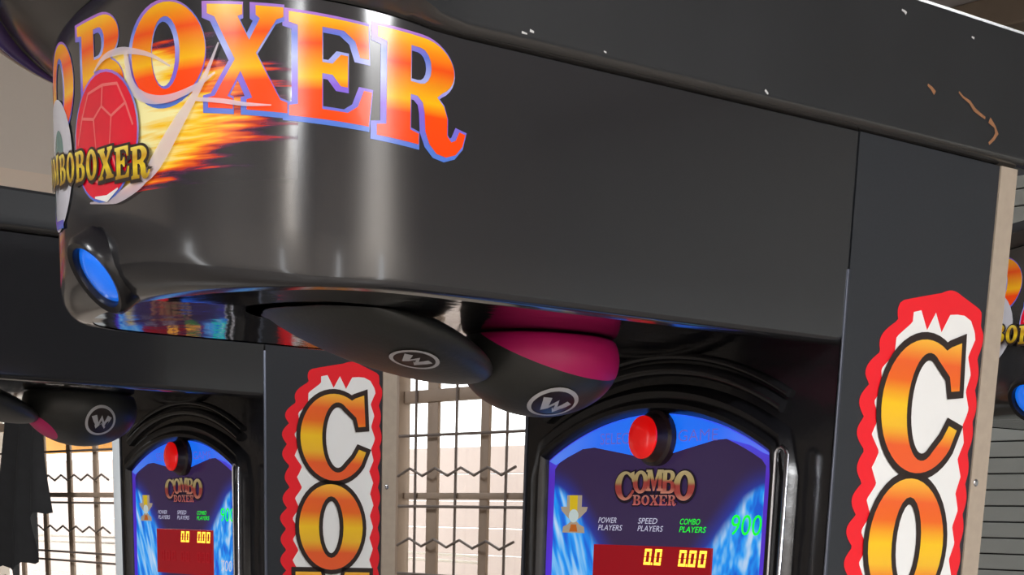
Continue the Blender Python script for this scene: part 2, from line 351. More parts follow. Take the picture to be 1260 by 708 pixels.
def strip(pts, w):
    L_, R_ = [], []
    for i, p in enumerate(pts):
        a = Vector(pts[max(i - 1, 0)]); b = Vector(pts[min(i + 1, len(pts) - 1)]); t = (b - a).normalized(); n = Vector((-t.y, t.x))
        ww = w[i] if isinstance(w, (list, tuple)) else w
        L_.append((p[0] + n.x * ww, p[1] + n.y * ww)); R_.append((p[0] - n.x * ww, p[1] - n.y * ww))
    return L_ + R_[::-1]
def resample(pts, w, k=6):
    """smooth curve through the points, with the width carried along"""
    P = [(x, y, ww) for (x, y), ww in zip(pts, w)]; out = []
    for i in range(len(P) - 1):
        p0, p1, p2, p3 = P[max(i - 1, 0)], P[i], P[i + 1], P[min(i + 2, len(P) - 1)]
        for j in range(k):
            t = j / k; out.append(tuple(.5 * (2 * b + (c - a) * t + (2 * a - 5 * b + 4 * c - d) * t * t + (3 * b - a - 3 * c + d) * t ** 3) for a, b, c, d in zip(p0, p1, p2, p3)))
    out.append(P[-1]); return [(o[0], o[1]) for o in out], [max(.0004, o[2]) for o in out]
_txt = {}
def text_mesh(s):
    """flat mesh of a short sign text in Blender's own built-in letter shapes, normalised to a unit box"""
    if s in _txt: return _txt[s]
    cu = bpy.data.curves.new('t', 'FONT'); cu.body = s; cu.resolution_u = 3; cu.offset = 0.0
    ob = bpy.data.objects.new('t', cu); C.objects.link(ob); bpy.context.view_layer.update()
    me = bpy.data.meshes.new_from_object(ob.evaluated_get(bpy.context.evaluated_depsgraph_get()))
    bpy.data.objects.remove(ob)
    vs_ = [v.co.copy() for v in me.vertices]; fs = [list(p.vertices) for p in me.polygons]
    x0, x1 = min(v.x for v in vs_), max(v.x for v in vs_); y0, y1 = min(v.y for v in vs_), max(v.y for v in vs_)
    _txt[s] = ([((v.x - x0) / (x1 - x0), (v.y - y0) / (y1 - y0)) for v in vs_], fs); return _txt[s]
def lettering(name, s, u0, u1, v0, v1, surf, parent, m, lift, shear=0.0):
    vs_, fs = text_mesh(s); me = bpy.data.meshes.new(name)
    me.from_pydata([surf(u0 + (u1 - u0) * x + shear * (v1 - v0) * y, v0 + (v1 - v0) * y, lift) for x, y in vs_], [], fs); me.update()
    return link(name, me, parent, (m,))

# ------------------------------------------------------------------ hood plan
HT, HB, WC, DC = 2.075, 1.798, .72, .355
_n = 48; XF0, XF1, EXPO = .72, .965, 2.2
half = []
for i in range(_n + 1):
    th = math.pi / 2 * i / _n
    half.append((XF0 + (XF1 - XF0) * max(0, math.cos(th)) ** (2 / EXPO), .36 * math.sin(th) ** (2 / EXPO)))
side = [(XF0 - XF0 * k / 18, .36) for k in range(1, 19)]
right = half + side
PLAN = [(x, -.36 - d) for x, d in right[::-1]][:-1] + [(x, -.36 + d) for x, d in right]
S = [0.0]
for a, b in zip(PLAN, PLAN[1:]): S.append(S[-1] + math.hypot(b[0] - a[0], b[1] - a[1]))
S = [s - S[-1] / 2 for s in S]
def plan_at(s):
    s = max(S[0], min(S[-1], s))
    lo, hi = 0, len(S) - 1
    while hi - lo > 1:
        m = (lo + hi) // 2
        if S[m] <= s: lo = m
        else: hi = m
    t = (s - S[lo]) / (S[hi] - S[lo]); a, b = PLAN[lo], PLAN[hi]
    return a[0] + (b[0] - a[0]) * t, a[1] + (b[1] - a[1]) * t
def plan_n(s):
    a = plan_at(s - .006); b = plan_at(s + .006); d = Vector((b[0] - a[0], b[1] - a[1])).normalized()
    return Vector((-d.y, d.x)) if False else Vector((d.y, -d.x)) * (-1 if False else 1)
# outward check: at the front centre the normal must point to +X
_sgn = 1 if plan_n(0).x > 0 else -1
def hood_surf(s, z, lift):
    x, y = plan_at(s); n = plan_n(s) * _sgn
    return (x + n.x * lift, y + n.y * lift, z)
def lerp_tab(tab, v):
    v = abs(v)
    for (a, x), (b, y) in zip(tab, tab[1:]):
        if v <= b: return x + (y - x) * (v - a) / (b - a)
    return tab[-1][1]
ztop = lambda s: lerp_tab([(0, 2.125), (.2, 2.105), (.35, 2.085), (.5, 2.068), (.75, 2.070), (1.3, 2.075)], s)
zbot = lambda s: lerp_tab([(0, 1.795), (.3, 1.790), (.6, 1.794), (1.3, 1.800)], s)
frad = lambda s: lerp_tab([(0, .05), (.12, .046), (.35, .012), (1.3, .012)], s)

def make_machine():
    root = bpy.data.objects.new('arcade_machine', None); C.objects.link(root)
    # cabinet column
    col = box('column', (-.316, -WC, 0), (0, -.004, HT), 'front', root)
    sp = box('side_panel', (-.316, -.004, 0), (-.004, 0, HT), 'col', root)
    box('side_panel', (-.316, -WC - .004, 0), (-.004, -WC, HT), 'col', root)
    bb = box('back_board', (-DC, -WC - .006, 0), (-.316, .003, HT), 'strip', root)
    for z in (1.622, 1.0, .4):
        bm = bmesh.new(); bmesh.ops.create_uvsphere(bm, u_segments=10, v_segments=6, radius=.006); bmesh.ops.scale(bm, vec=(1, .4, 1), verts=bm.verts); bmesh.ops.translate(bm, vec=(-.328, .003, z), verts=bm.verts)
        from_bm('screw', bm, bb, ('chrome',), 60)
    box('corner_trim', (-.005, -.002, 0), (.002, .002, HB + .1), 'trim_metal', root, .002)
    box('corner_trim', (-.007, -WC - .005, 0), (.003, -WC + .002, HB + .1), 'trim_metal', root, .002)
    # hood shell
    bm = bmesh.new(); rows = []
    NL = 6
    for (px, py), s in zip(PLAN, S):
        n = plan_n(s) * _sgn; zt, zb, fr = ztop(s), zbot(s), frad(s); r = []
        r.append((px - n.x * .05, py - n.y * .05, zt))
        for k in range(NL + 1): r.append((px, py, zt + (zb + fr - zt) * k / NL))
        for k in range(1, 6):
            a = math.pi / 2 * k / 5; r.append((px - n.x * fr * (1 - math.cos(a)), py - n.y * fr * (1 - math.cos(a)), zb + fr - fr * math.sin(a)))
        r.append((px - n.x * (fr + .014), py - n.y * (fr + .014), zb - .001))
        rows.append([bm.verts.new(p) for p in r])
    for A, B in zip(rows, rows[1:]):
        for k in range(len(A) - 1): bm.faces.new((A[k], A[k + 1], B[k + 1], B[k]))
    bmesh.ops.recalc_face_normals(bm, faces=bm.faces)
    hood = from_bm('hood', bm, root, ('hood',), 60)
    # underside and top plates
    bm = bmesh.new(); ring = []
    for (px, py), s in zip(PLAN, S):
        n = plan_n(s) * _sgn; k = frad(s) + .013; ring.append((px - n.x * k, py - n.y * k, zbot(s)))
    prev = None
    for t in (0, .12, .3, .6, 1):
        row = []
        for p in ring:
            cx = min(p[0], .62); row.append(bm.verts.new((p[0] + (cx - p[0]) * t, p[1] + (-.36 - p[1]) * t, p[2] + (HB + .004 - p[2]) * min(1, t * 2) + .0)))
        if prev:
            for i in range(len(row) - 1): bm.faces.new((prev[i], prev[i + 1], row[i + 1], row[i]))
        prev = row
    bmesh.ops.remove_doubles(bm, verts=bm.verts, dist=.0005); bmesh.ops.recalc_face_normals(bm, faces=bm.faces)
    from_bm('underside', bm, root, ('under',), 50)
    # front lamp
    ctr = Vector((.956, -.380, 1.822)); ax = Vector((.80, .0, -.60)).normalized(); up = Vector((.60, 0, .80)); sd = ax.cross(up)
    def lathe(name, prof, parent, m, n=28, sx=1.0):
        bm = bmesh.new(); rr = []
        for r, h in prof: rr.append([bm.verts.new(ctr + ax * h + (sd * math.cos(2 * math.pi * k / n) * sx + up * math.sin(2 * math.pi * k / n)) * r) for k in range(n)])
        for A, B in zip(rr, rr[1:]):
            for k in range(n): bm.faces.new((A[k], A[(k + 1) % n], B[(k + 1) % n], B[k]))
        bm.faces.new(rr[-1]); bmesh.ops.recalc_face_normals(bm, faces=bm.faces)
        return from_bm(name, bm, parent, (m,), 40)
    lb = lathe('lamp_bezel', [(.052, -.02), (.052, .006), (.047, .012), (.040, .010), (.038, .002), (.0375, .0)], root, 'blacktrim', sx=1.0)
    lathe('lamp_lens', [(.0375, .001), (.033, .005), (.02, .009), (.006, .0105)], lb, 'blue_lens')
    # hood lettering C O M B O B O X E R
    wid = [('R', .415, .540, 1.953, 2.064, 1.944, 2.055), ('E', .316, .417, 1.968, 2.073, 1.960, 2.061), ('X', .214, .322, 1.980, 2.086, 1.970, 2.076), ('O', .086, .219, 1.993, 2.098, 1.989, 2.094), ('B', -.054, .076, 1.997, 2.104, 1.997, 2.104),
           ('O', -.200, -.064, 1.992, 2.098, 1.996, 2.102), ('B', -.325, -.212, 1.972, 2.076, 1.98, 2.086), ('M', -.445, -.335, 1.96, 2.062, 1.968, 2.072), ('O', -.545, -.452, 1.95, 2.055, 1.958, 2.062), ('C', -.66, -.555, 1.944, 2.05, 1.95, 2.056)]
    for ch, u0, u1, bl, tl, br, tr in wid:
        lay = glyph_layers(ch, (u0 + .004, u1 - .004, bl, tl, br, tr), [(.0042, 1, -.0032, -.001)])
        print_shape('letter', lay, hood_surf, hood, ('fire', 'lav'), cut=.012, uvbox=(u0, min(bl, br), u1, max(tl, tr)))
    # flames behind the ball
    bm = bmesh.new(); uvl = bm.loops.layers.uv.new('UVMap'); N_, K_ = 24, 4; gr = []
    for i in range(N_ + 1):
        gr.append([bm.verts.new(hood_surf(.03 + .30 * i / N_, 1.902 + .155 * j / K_ - .0 * i, .00025)) for j in range(K_ + 1)])
    for i in range(N_):
        for j in range(K_):
            f = bm.faces.new((gr[i][j], gr[i + 1][j], gr[i + 1][j + 1], gr[i][j + 1]))
            for l, (a, b) in zip(f.loops, ((i, j), (i + 1, j), (i + 1, j + 1), (i, j + 1))): l[uvl].uv = (a / N_, b / K_)
    from_bm('flame_print', bm, hood, (flame_mat(),))
    # balls
    circ = lambda cx, cz, rx, rz, n=36: arc(cx, cz, rx, rz, 0, 360 - 360 / n, n - 1)
    zs = lambda l, o=.0: (lambda u, v, k: hood_surf(u, v, k + l))
    wb = print_shape('ball_print', [([circ(-.165, 1.965, .085, .078)], 0), ([circ(-.15, 1.975, .03, .03)], 1), ([circ(-.215, 1.94, .02, .026)], 1), ([strip([(-.235, 1.93), (-.19, 1.897), (-.13, 1.892)], .005)], 2)], zs(.0010), hood, ('wball', 'teal', 'lav'), cut=.012)
    wb['label'] = 'white football print'
    bx, bz, br_ = .022, 1.971, .080; ry = .070
    pt = lambda a, b: (bx + a * br_, bz + b * ry)
    seams = [[pt(-.28, .32), pt(0, .48), pt(.3, .28), pt(.22, -.2), pt(-.22, -.2), pt(-.28, .32)], [pt(0, .48), pt(.05, .8)], [pt(.3, .28), pt(.72, .42)], [pt(-.28, .32), pt(-.7, .4)], [pt(.22, -.2), pt(.45, -.62)], [pt(-.22, -.2), pt(-.42, -.62)], [pt(-.42, -.62), pt(.0, -.75), pt(.45, -.62)],
             [pt(.05, .8), pt(.5, .75), pt(.72, .42), pt(.9, .05)], [pt(.05, .8), pt(-.45, .75), pt(-.7, .4), pt(-.9, 0)]]
    lay = [([circ(bx, bz, br_ + .003, ry + .003)], 2), ([circ(bx, bz, br_, ry)], 0)] + [([strip(s, .0016)], 1, 2) for s in seams] + [([strip([pt(-.3, -.93), pt(.1, -1.0), pt(.45, -.88)], [.001, .004, .001])], 3, 3)]
    rb = print_shape('ball_print', lay, zs(.0032), hood, ('ball', 'seam', 'lav', 'white'), cut=.012, out0=.0004); rb['label'] = 'red football print'
    # swooshes
    for pts, w in (([(.002, 2.045), (.03, 2.056), (.068, 2.057), (.103, 2.051), (.134, 2.042), (.163, 2.028)], [.001, .003, .004, .003, .002, .001]),
                   ([(.080, 2.055), (.084, 2.04), (.089, 2.022), (.103, 2.007), (.131, 1.997), (.163, 1.995), (.2, 2.002), (.23, 2.015)], [.003, .005, .006, .006, .005, .004, .003, .001]),
                   ([(.235, 2.045), (.217, 2.014), (.197, 1.99), (.174, 1.967), (.15, 1.943), (.128, 1.924), (.10, 1.908)], [.001, .003, .005, .008, .010, .009, .003]),
                   ([(.2, 1.99), (.239, 1.985), (.269, 1.98), (.30, 1.978)], [.002, .0025, .002, .0006]),
                   ([(-.02, 1.902), (.03, 1.898), (.06, 1.9), (.103, 1.911), (.135, 1.925)], [.001, .003, .006, .007, .002])):
        pts, w = resample(pts, w)
        print_shape('swoosh', [([strip(pts, w)], 0)], zs(.0026), hood, ('swoosh',), cut=.012)
    # gold banner text over the balls
    u = .128
    for ch in 'REXOBOBMOC':
        w = .036 * (G[ch][0] / .85); zc = 1.9425 - .094 * (u - w / 2); h = .0175
        lay = glyph_layers(ch, (u - w + .003, u, zc - h, zc + h, zc - h, zc + h), [(.0035, 1, .0006, -.0006)])
        print_shape('letter', lay, zs(.0050), hood, ('gold', 'dark'), cut=.012); u -= w + .001
    # side artwork (u runs along the panel away from the hood)
    side_surf = lambda uu, v, l: (-uu, 0.0 + l, v)
    def badge(inset, bumps):
        L_, R_ = [], []
        tabL = [(1.885, .20), (1.868, .135), (1.84, .115), (1.80, .085), (1.76, .065), (1.70, .058), (1.64, .068), (1.60, .064), (1.55, .055), (1.50, .056), (1.2, .05), (.84, .05)]
        tabR = [(1.885, .26), (1.872, .298), (1.84, .310), (1.80, .305), (1.72, .309), (1.66, .303), (1.6, .306), (1.5, .305), (1.2, .306), (.84, .3)]
        def at(tab, z):
            for (a, x), (b, y) in zip(tab, tab[1:]):
                if z >= b: return x + (y - x) * (z - a) / (b - a)
            return tab[-1][1]
        nz = 230; zt = 1.887 - inset * 2.0; zb = .86 + inset
        for i in range(nz + 1):
            z = zt + (zb - zt) * i / nz
            ph = (1.887 - z) / .046 * math.pi
            b = abs(math.sin(ph)) * .016 if bumps == 1 else (-(abs(((1.887 - z) / .046 * 2) % 2 - 1)) * .016)
            bR = abs(math.sin(ph + .6)) * .006 if bumps == 1 else (-(abs(((1.887 - z) / .05 * 2 + .7) % 2 - 1)) * .010)
            L_.append((at(tabL, z) + inset * 1.0 - b, z)); R_.append((min(.3155, at(tabR, z) - inset * .8 + bR), z))
        top = []
        if bumps == 1:
            for k in range(1, 8): top.append((L_[0][0] + (R_[0][0] - L_[0][0]) * k / 8, zt + .006 * math.sin(k * math.pi / 8)))
        else:
            a, b = L_[0][0], R_[0][0]
            for k in range(1, 8): top.append((a + (b - a) * k / 8, zt + (.004 if k % 2 else -.022) if k < 6 else zt + .006))
        return (L_[::-1] + top + R_)
    dec = print_shape('side_decal', [([badge(0, 1)], 0), ([badge(.016, 2)], 1)], side_surf, root, ('red', 'white'))
    dec['label'] = 'red and white scalloped artwork'
    sq = [('C', .092, .272, 1.628, 1.818), ('O', .088, .262, 1.430, 1.622), ('M', .078, .282, 1.248, 1.425), ('B', .092, .272, 1.062, 1.245), ('O', .090, .266, .88, 1.06)]
    for ch, u0, u1, v0, v1 in sq:
        lay = glyph_layers(ch, (u0, u1, v0, v1, v0 + (.004 if ch == 'C' else 0), v1 + (.004 if ch == 'C' else 0)), [(.0105, 1, .0, .0)])
        print_shape('letter', lay, lambda uu, v, l: side_surf(uu, v, l + .002), dec, ('fire2', 'dark'), out0=.0003)
    # ---------------- display
    cy, hw, zs0, zs1, zbt = -.381, .269, 1.648, 1.716, 1.0
    Rr = (hw * hw + (zs1 - zs0) ** 2) / (2 * (zs1 - zs0)); a0 = math.degrees(math.asin(hw / Rr))
    def arch(d):
        top = arc(cy, zs1 - Rr, Rr + d, Rr + d, 90 + a0, 90 - a0, 26)
        return [(cy - hw - d, zbt - d), (cy - hw - d, zs0 - .03)] + [(max(cy - hw - d, min(cy + hw + d, x)), z) for x, z in top] + [(cy + hw + d, zs0 - .03), (cy + hw + d, zbt - d)]
    bm = bmesh.new(); prof = [(.0, .003), (.002, .014), (.008, .022), (.015, .022), (.022, .014), (.025, .016), (.033, .018), (.041, .009), (.045, .0)]
    loops = [[bm.verts.new((h, y, z)) for y, z in arch(d)] for d, h in prof]
    for A, B in zip(loops, loops[1:]):
        for i in range(len(A)): bm.faces.new((A[i], A[(i + 1) % len(A)], B[(i + 1) % len(A)], B[i]))
    bmesh.ops.recalc_face_normals(bm, faces=bm.faces)
    from_bm('display_bezel', bm, root, ('blacktrim',), 45)
    for dd, hh, r_ in ((.066, .004, .010), (.086, .003, .006)):
        tube('front_moulding', [(hh, y, z) for y, z in arch(dd)[3:-3] if -.705 < y < -.012], r_, 'front', root, 10)
    fs = lambda u, v, l: (.001 + l, u, v)
    bm = bmesh.new(); uvl = bm.loops.layers.uv.new('UVMap')
    fill(bm, [arch(0)], lambda u, v: (.004, u, v), uvl, lambda u, v: ((u - cy) / hw, v))
    pan = from_bm('display_panel', bm, root, (panel_mat(),))
    # bright border and top band
    inner = [(y * 1.0, z) for y, z in arch(-.017)]
    print_shape('panel_border', [([arch(0), inner], 0)], lambda u, v, l: fs(u, v, l + .0035), pan, ('border',))
    tp = [p for p in arch(-.002) if p[1] > 1.64]
    lowb = [(-.135, 1.652), (-.165, 1.664), (-.215, 1.674), (-.24, 1.673), (-.31, 1.660), (-.37, 1.648), (-.40, 1.648), (-.46, 1.657), (-.53, 1.667), (-.56, 1.665), (-.60, 1.652), (-.63, 1.64)]
    print_shape('top_band', [([tp + lowb], 0)], lambda u, v, l: fs(u, v, l + .0042), pan, ('band',))
    # button
    bm = bmesh.new(); n = 28; rr = []
    for r, h, in ((.043, 0), (.043, .012), (.038, .016), (.034, .03), (.0335, .034)): rr.append([bm.verts.new((.004 + h, -.372 + r * math.cos(2 * math.pi * k / n), 1.678 + r * math.sin(2 * math.pi * k / n))) for k in range(n)])
    for A, B in zip(rr, rr[1:]):
        for k in range(n): bm.faces.new((A[k], A[(k + 1) % n], B[(k + 1) % n], B[k]))
    bm.faces.new(rr[-1]); bmesh.ops.recalc_face_normals(bm, faces=bm.faces)
    bt = from_bm('button', bm, root, ('btn_side',), 30); bt['label'] = 'round red push button'
    bm = bmesh.new(); rr = []
    for r, h in ((.033, .033), (.033, .037), (.027, .041), (.014, .0435), (.003, .044)): rr.append([bm.verts.new((.004 + h, -.372 + r * math.cos(2 * math.pi * k / n), 1.678 + r * math.sin(2 * math.pi * k / n))) for k in range(n)])
    for A, B in zip(rr, rr[1:]):
        for k in range(n): bm.faces.new((A[k], A[(k + 1) % n], B[(k + 1) % n], B[k]))
    bm.faces.new(rr[-1]); bmesh.ops.recalc_face_normals(bm, faces=bm.faces)
    from_bm('button_cap', bm, bt, ('btn',), 50)
    lettering('lettering', 'SELECT', -.515, -.425, 1.671, 1.689, fs, pan, 'bandtext', .0052)
    lettering('lettering', 'GAME', -.325, -.235, 1.672, 1.690, fs, pan, 'bandtext', .0052)
    # logo COMBO / BOXER
    u = -.472
    for k, ch in enumerate('COMBO'):
        w = (.050, .038, .042, .036, .050)[k]; dz = (0, .011, .015, .011, 0)[k]; h = (.046, .036, .033, .036, .046)[k]
        lay = glyph_layers(ch, (u, u + w - .001, 1.582 + dz, 1.582 + dz + h, 1.582 + dz, 1.582 + dz + h), [(.0035, 1, .001, -.001)])
        print_shape('letter', lay, lambda a, b, l: fs(a, b, l + .0042), pan, ('metal_text', 'navy')); u += w - .006
    u = -.425
    for ch in 'BOXER':
        lay = glyph_layers(ch, (u, u + .020, 1.5745, 1.5905, 1.5745, 1.5905), [(.002, 1, 0, 0)])
        print_shape('letter', lay, lambda a, b, l: fs(a, b, l + .0056), pan, ('metal_text2', 'navy')); u += .0212
    for txt, u0, m in (('POWER', -.512, 'white_text'), ('SPEED', -.412, 'white_text'), ('COMBO', -.312, 'green_text')):
        lettering('lettering', txt, u0, u0 + .046, 1.5455, 1.5545, fs, pan, m, .0045, .3)
        lettering('lettering', 'PLAYERS', u0, u0 + .060, 1.5335, 1.5425, fs, pan, m, .0045, .3)
    lettering('lettering', '900', -.197, -.131, 1.531, 1.562, fs, pan, 'green_text', .0045, .1)
    lettering('lettering', '700', -.197, -.145, 1.418, 1.443, fs, pan, 'white_text', .0045, .1)
    # trophy icon
    ty, tz = -.577, 1.528
    tr = [([[(ty - .030, tz), (ty + .030, tz), (ty + .028, tz + .010), (ty + .016, tz + .014), (ty + .006, tz + .02), (ty + .018, tz + .026), (ty + .033, tz + .036), (ty + .036, tz + .043), (ty + .02, tz + .043), (ty + .02, tz + .062), (ty - .02, tz + .062), (ty - .02, tz + .043), (ty - .036, tz + .043), (ty - .033, tz + .036), (ty - .018, tz + .026), (ty - .006, tz + .02), (ty - .016, tz + .014), (ty - .028, tz + .010)]], 0),
          ([[(ty - .011, tz + .036), (ty + .009, tz + .036), (ty + .009, tz + .062), (ty - .013, tz + .062)]], 1), ([arc(ty, tz + .028, .013, .011, 0, 340, 17)], 2), ([[(ty - .01, tz + .002), (ty + .012, tz + .002), (ty + .008, tz + .014), (ty - .006, tz + .014)]], 3)]
    print_shape('trophy_print', tr, lambda u, v, l: fs(u, v, l + .004), pan, ('trophy', 'trophy_gold', 'trophy_pale', 'trophy_brown'))
    # LED window and digits
    wy0, wy1, wz0, wz1 = -.520, -.233, 1.405, 1.5105
    bm = bmesh.new(); box_bm(bm, (.002, wy0, wz0), (.007, wy1, wz1), 0, .001); bmesh.ops.recalc_face_normals(bm, faces=bm.faces)
    led = from_bm('led_window', bm, root, ('led_red',))
    def seg_digit(y, z, w, h):
        t = w * .27; g_ = .0006; sh = .12
        rects = [(0, h - t, w, h), (0, 0, w, t), (0, t + g_, t, h / 2 - g_), (0, h / 2 + g_, t, h - t - g_), (w - t, t + g_, w, h / 2 - g_), (w - t, h / 2 + g_, w, h - t - g_)]
        bm = bmesh.new()
        for a, b, c, d in rects:
            q = [(a, b), (c, b), (c, d), (a, d)]; bm.faces.new([bm.verts.new((.0078, y + p[0] + sh * p[1], z + p[1])) for p in q])
        from_bm('digit', bm, led, ('led_on',))
    for y in (-.391, -.366, -.308, -.285, -.262): seg_digit(y, 1.4805, .0165, .0255)
    for y in (-.391, -.308):
        bm = bmesh.new(); box_bm(bm, (.0076, y + .0185, 1.4805), (.0082, y + .0215, 1.4845)); from_bm('decimal_point', bm, led, ('led_on',))
    for z in (1.4465,):
        for y in (-.495, -.466, -.437, -.391, -.366, -.308, -.285, -.262):
            bm = bmesh.new()
            for a, b, c, d in ((0, .021, .016, .0245), (0, 0, .016, .0035), (0, .004, .0035, .0115), (0, .013, .0035, .0205), (.0125, .004, .016, .0115), (.0125, .013, .016, .0205)):
                bm.faces.new([bm.verts.new((.0078, y + p[0], z - .012 + p[1])) for p in ((a, b), (c, b), (c, d), (a, d))])
            from_bm('digit', bm, led, ('led_off',))
    # chrome guard rods right of the display
    tube('guard_rod', [(.034, y, z) for y, z in ((-.082, .9), (-.082, 1.650), (-.078, 1.656), (-.071, 1.658), (-.064, 1.654), (-.060, 1.647), (-.060, .9))], .0036, 'chrome', root)
    return root

def flame_mat():
    if 'flame' in M: return M['flame']
    m = bpy.data.materials.new('flame_print'); m.use_nodes = True; nt = m.node_tree; b = nt.nodes['Principled BSDF']; b.inputs['Roughness'].default_value = .24
    uv = nt.nodes.new('ShaderNodeUVMap'); mp = nt.nodes.new('ShaderNodeMapping'); mp.inputs['Scale'].default_value = (1.6, 11, 1); mp.inputs['Rotation'].default_value = (0, 0, rad(-6))
    n = nt.nodes.new('ShaderNodeTexNoise'); n.inputs['Scale'].default_value = 1.6; n.inputs['Detail'].default_value = 3
    sp = nt.nodes.new('ShaderNodeSeparateXYZ'); nt.links.new(uv.outputs[0], mp.inputs[0]); nt.links.new(mp.outputs[0], n.inputs['Vector']); nt.links.new(uv.outputs[0], sp.inputs[0])
    def ma(op, a, b_=None, c=None):
        x = nt.nodes.new('ShaderNodeMath'); x.operation = op
        for i, v in enumerate((a, b_, c)):
            if v is None: continue
            if isinstance(v, (int, float)): x.inputs[i].default_value = v
            else: nt.links.new(v, x.inputs[i])
        return x.outputs[0]
    # strength falls off along the tail and towards the upper and lower edges
    edge = ma('MULTIPLY', ma('ABSOLUTE', ma('SUBTRACT', sp.outputs[1], .52)), 2.0)
    val = ma('SUBTRACT', ma('ADD', ma('MULTIPLY', n.outputs['Fac'], 1.5), .72), ma('ADD', ma('MULTIPLY', sp.outputs[0], 1.42), ma('MULTIPLY', ma('POWER', edge, 2.5), .75)))
    cr = nt.nodes.new('ShaderNodeValToRGB'); nt.links.new(val, cr.inputs[0]); el = cr.color_ramp.elements
    st = [(0.10, srgb(70, 45, 110)), (0.28, srgb(190, 50, 25)), (0.45, srgb(240, 110, 20)), (0.65, srgb(250, 200, 40)), (0.95, srgb(250, 240, 170))]
    while len(el) < len(st): el.new(.5)
    for e, (p, c) in zip(el, st): e.position = p; e.color = (*c, 1)
    nt.links.new(cr.outputs[0], b.inputs['Base Color'])
    al = nt.nodes.new('ShaderNodeMapRange'); al.inputs[1].default_value = .06; al.inputs[2].default_value = .3; nt.links.new(val, al.inputs[0]); nt.links.new(al.outputs[0], b.inputs['Alpha'])
    M['flame'] = m; return m
def panel_mat():
    if 'panel' in M: return M['panel']
    m = bpy.data.materials.new('display_artwork'); m.use_nodes = True; nt = m.node_tree; b = nt.nodes['Principled BSDF']
    b.inputs['Roughness'].default_value = .2
    uv = nt.nodes.new('ShaderNodeUVMap'); sp = nt.nodes.new('ShaderNodeSeparateXYZ'); nt.links.new(uv.outputs[0], sp.inputs[0])
    def ma(op, a, b_=None):
        x = nt.nodes.new('ShaderNodeMath'); x.operation = op
        for i, v in enumerate((a, b_)):
            if v is None: continue
            if isinstance(v, (int, float)): x.inputs[i].default_value = v
            else: nt.links.new(v, x.inputs[i])
        return x.outputs[0]
    au = ma('ABSOLUTE', sp.outputs[0]); v = sp.outputs[1]
    # beam boundary: wide low down, narrowing towards the top corners
    bnd = ma('ADD', .42, ma('MULTIPLY', ma('MAXIMUM', ma('SUBTRACT', v, 1.50), 0.0), 3.6))
    d = ma('SUBTRACT', au, bnd)                       # >0 inside the beam
    topf = ma('SUBTRACT', 1.612, v)                   # >0 below the beam's tip
    glow = nt.nodes.new('ShaderNodeMapRange'); glow.interpolation_type = 'SMOOTHSTEP'; glow.inputs[1].default_value = -.16; glow.inputs[2].default_value = .20; nt.links.new(d, glow.inputs[0])
    gt = nt.nodes.new('ShaderNodeMapRange'); gt.interpolation_type = 'SMOOTHSTEP'; gt.inputs[1].default_value = -.03; gt.inputs[2].default_value = .03; nt.links.new(topf, gt.inputs[0])
    # streaks slanting outward
    cx = nt.nodes.new('ShaderNodeCombineXYZ'); nt.links.new(ma('ADD', ma('MULTIPLY', au, 1.0), ma('MULTIPLY', v, -2.6)), cx.inputs[0]); nt.links.new(ma('ADD', ma('MULTIPLY', v, 1.3), ma('MULTIPLY', sp.outputs[0], 1.3)), cx.inputs[1])
    n = nt.nodes.new('ShaderNodeTexNoise'); n.inputs['Scale'].default_value = 7.0; n.inputs['Detail'].default_value = 2; nt.links.new(cx.outputs[0], n.inputs['Vector'])
    cr = nt.nodes.new('ShaderNodeValToRGB'); nt.links.new(n.outputs['Fac'], cr.inputs[0]); el = cr.color_ramp.elements
    st = [(0.36, srgb(10, 90, 215)), (0.48, srgb(15, 150, 245)), (0.56, srgb(110, 185, 245)), (0.68, srgb(190, 215, 245))]
    while len(el) < len(st): el.new(.5)
    for e, (p, c) in zip(el, st): e.position = p; e.color = (*c, 1)
    mx = nt.nodes.new('ShaderNodeMix'); mx.data_type = 'RGBA'; mx.inputs['A'].default_value = (*srgb(44, 26, 66), 1); mx.inputs['B'].default_value = (*srgb(5, 60, 190), 1)
    fac = ma('MULTIPLY', glow.outputs[0], gt.outputs[0]); nt.links.new(fac, mx.inputs['Factor'])
    mx2 = nt.nodes.new('ShaderNodeMix'); mx2.data_type = 'RGBA'; nt.links.new(mx.outputs['Result'], mx2.inputs['A']); nt.links.new(cr.outputs[0], mx2.inputs['B'])
    g2 = nt.nodes.new('ShaderNodeMapRange'); g2.interpolation_type = 'SMOOTHSTEP'; g2.inputs[1].default_value = .45; g2.inputs[2].default_value = .9; nt.links.new(fac, g2.inputs[0]); nt.links.new(g2.outputs[0], mx2.inputs['Factor'])
    nt.links.new(mx2.outputs['Result'], b.inputs['Emission Color']); b.inputs['Emission Strength'].default_value = .85
    b.inputs['Base Color'].default_value = (.02, .02, .03, 1)
    M['panel'] = m; return m
def emis(name, c, s, base=None): M[name] = mat(name, base or tuple(x * .3 for x in c), .25, emit=c, es=s)
M['border'] = ramp_mat('panel_border', [(0, srgb(70, 40, 190)), (.55, srgb(70, 45, 190)), (.86, srgb(75, 40, 170)), (.96, srgb(60, 70, 205)), (1, srgb(30, 100, 235))], .25, es=.8)
M['band'] = ramp_mat('top_band', [(0, srgb(85, 125, 225)), (.25, srgb(40, 105, 235)), (.5, srgb(20, 110, 240)), (.75, srgb(35, 105, 235)), (1, srgb(95, 110, 225))], .25, axis=0, es=.75)
emis('bandtext', srgb(90, 100, 200), .8); emis('white_text', srgb(200, 200, 225), .7); emis('green_text', srgb(20, 235, 50), 1.0)
emis('navy', srgb(24, 12, 34), .5); emis('led_red', srgb(140, 3, 20), .8); emis('led_off', srgb(150, 8, 24), .8); emis('led_on', srgb(255, 190, 60), 2.2)
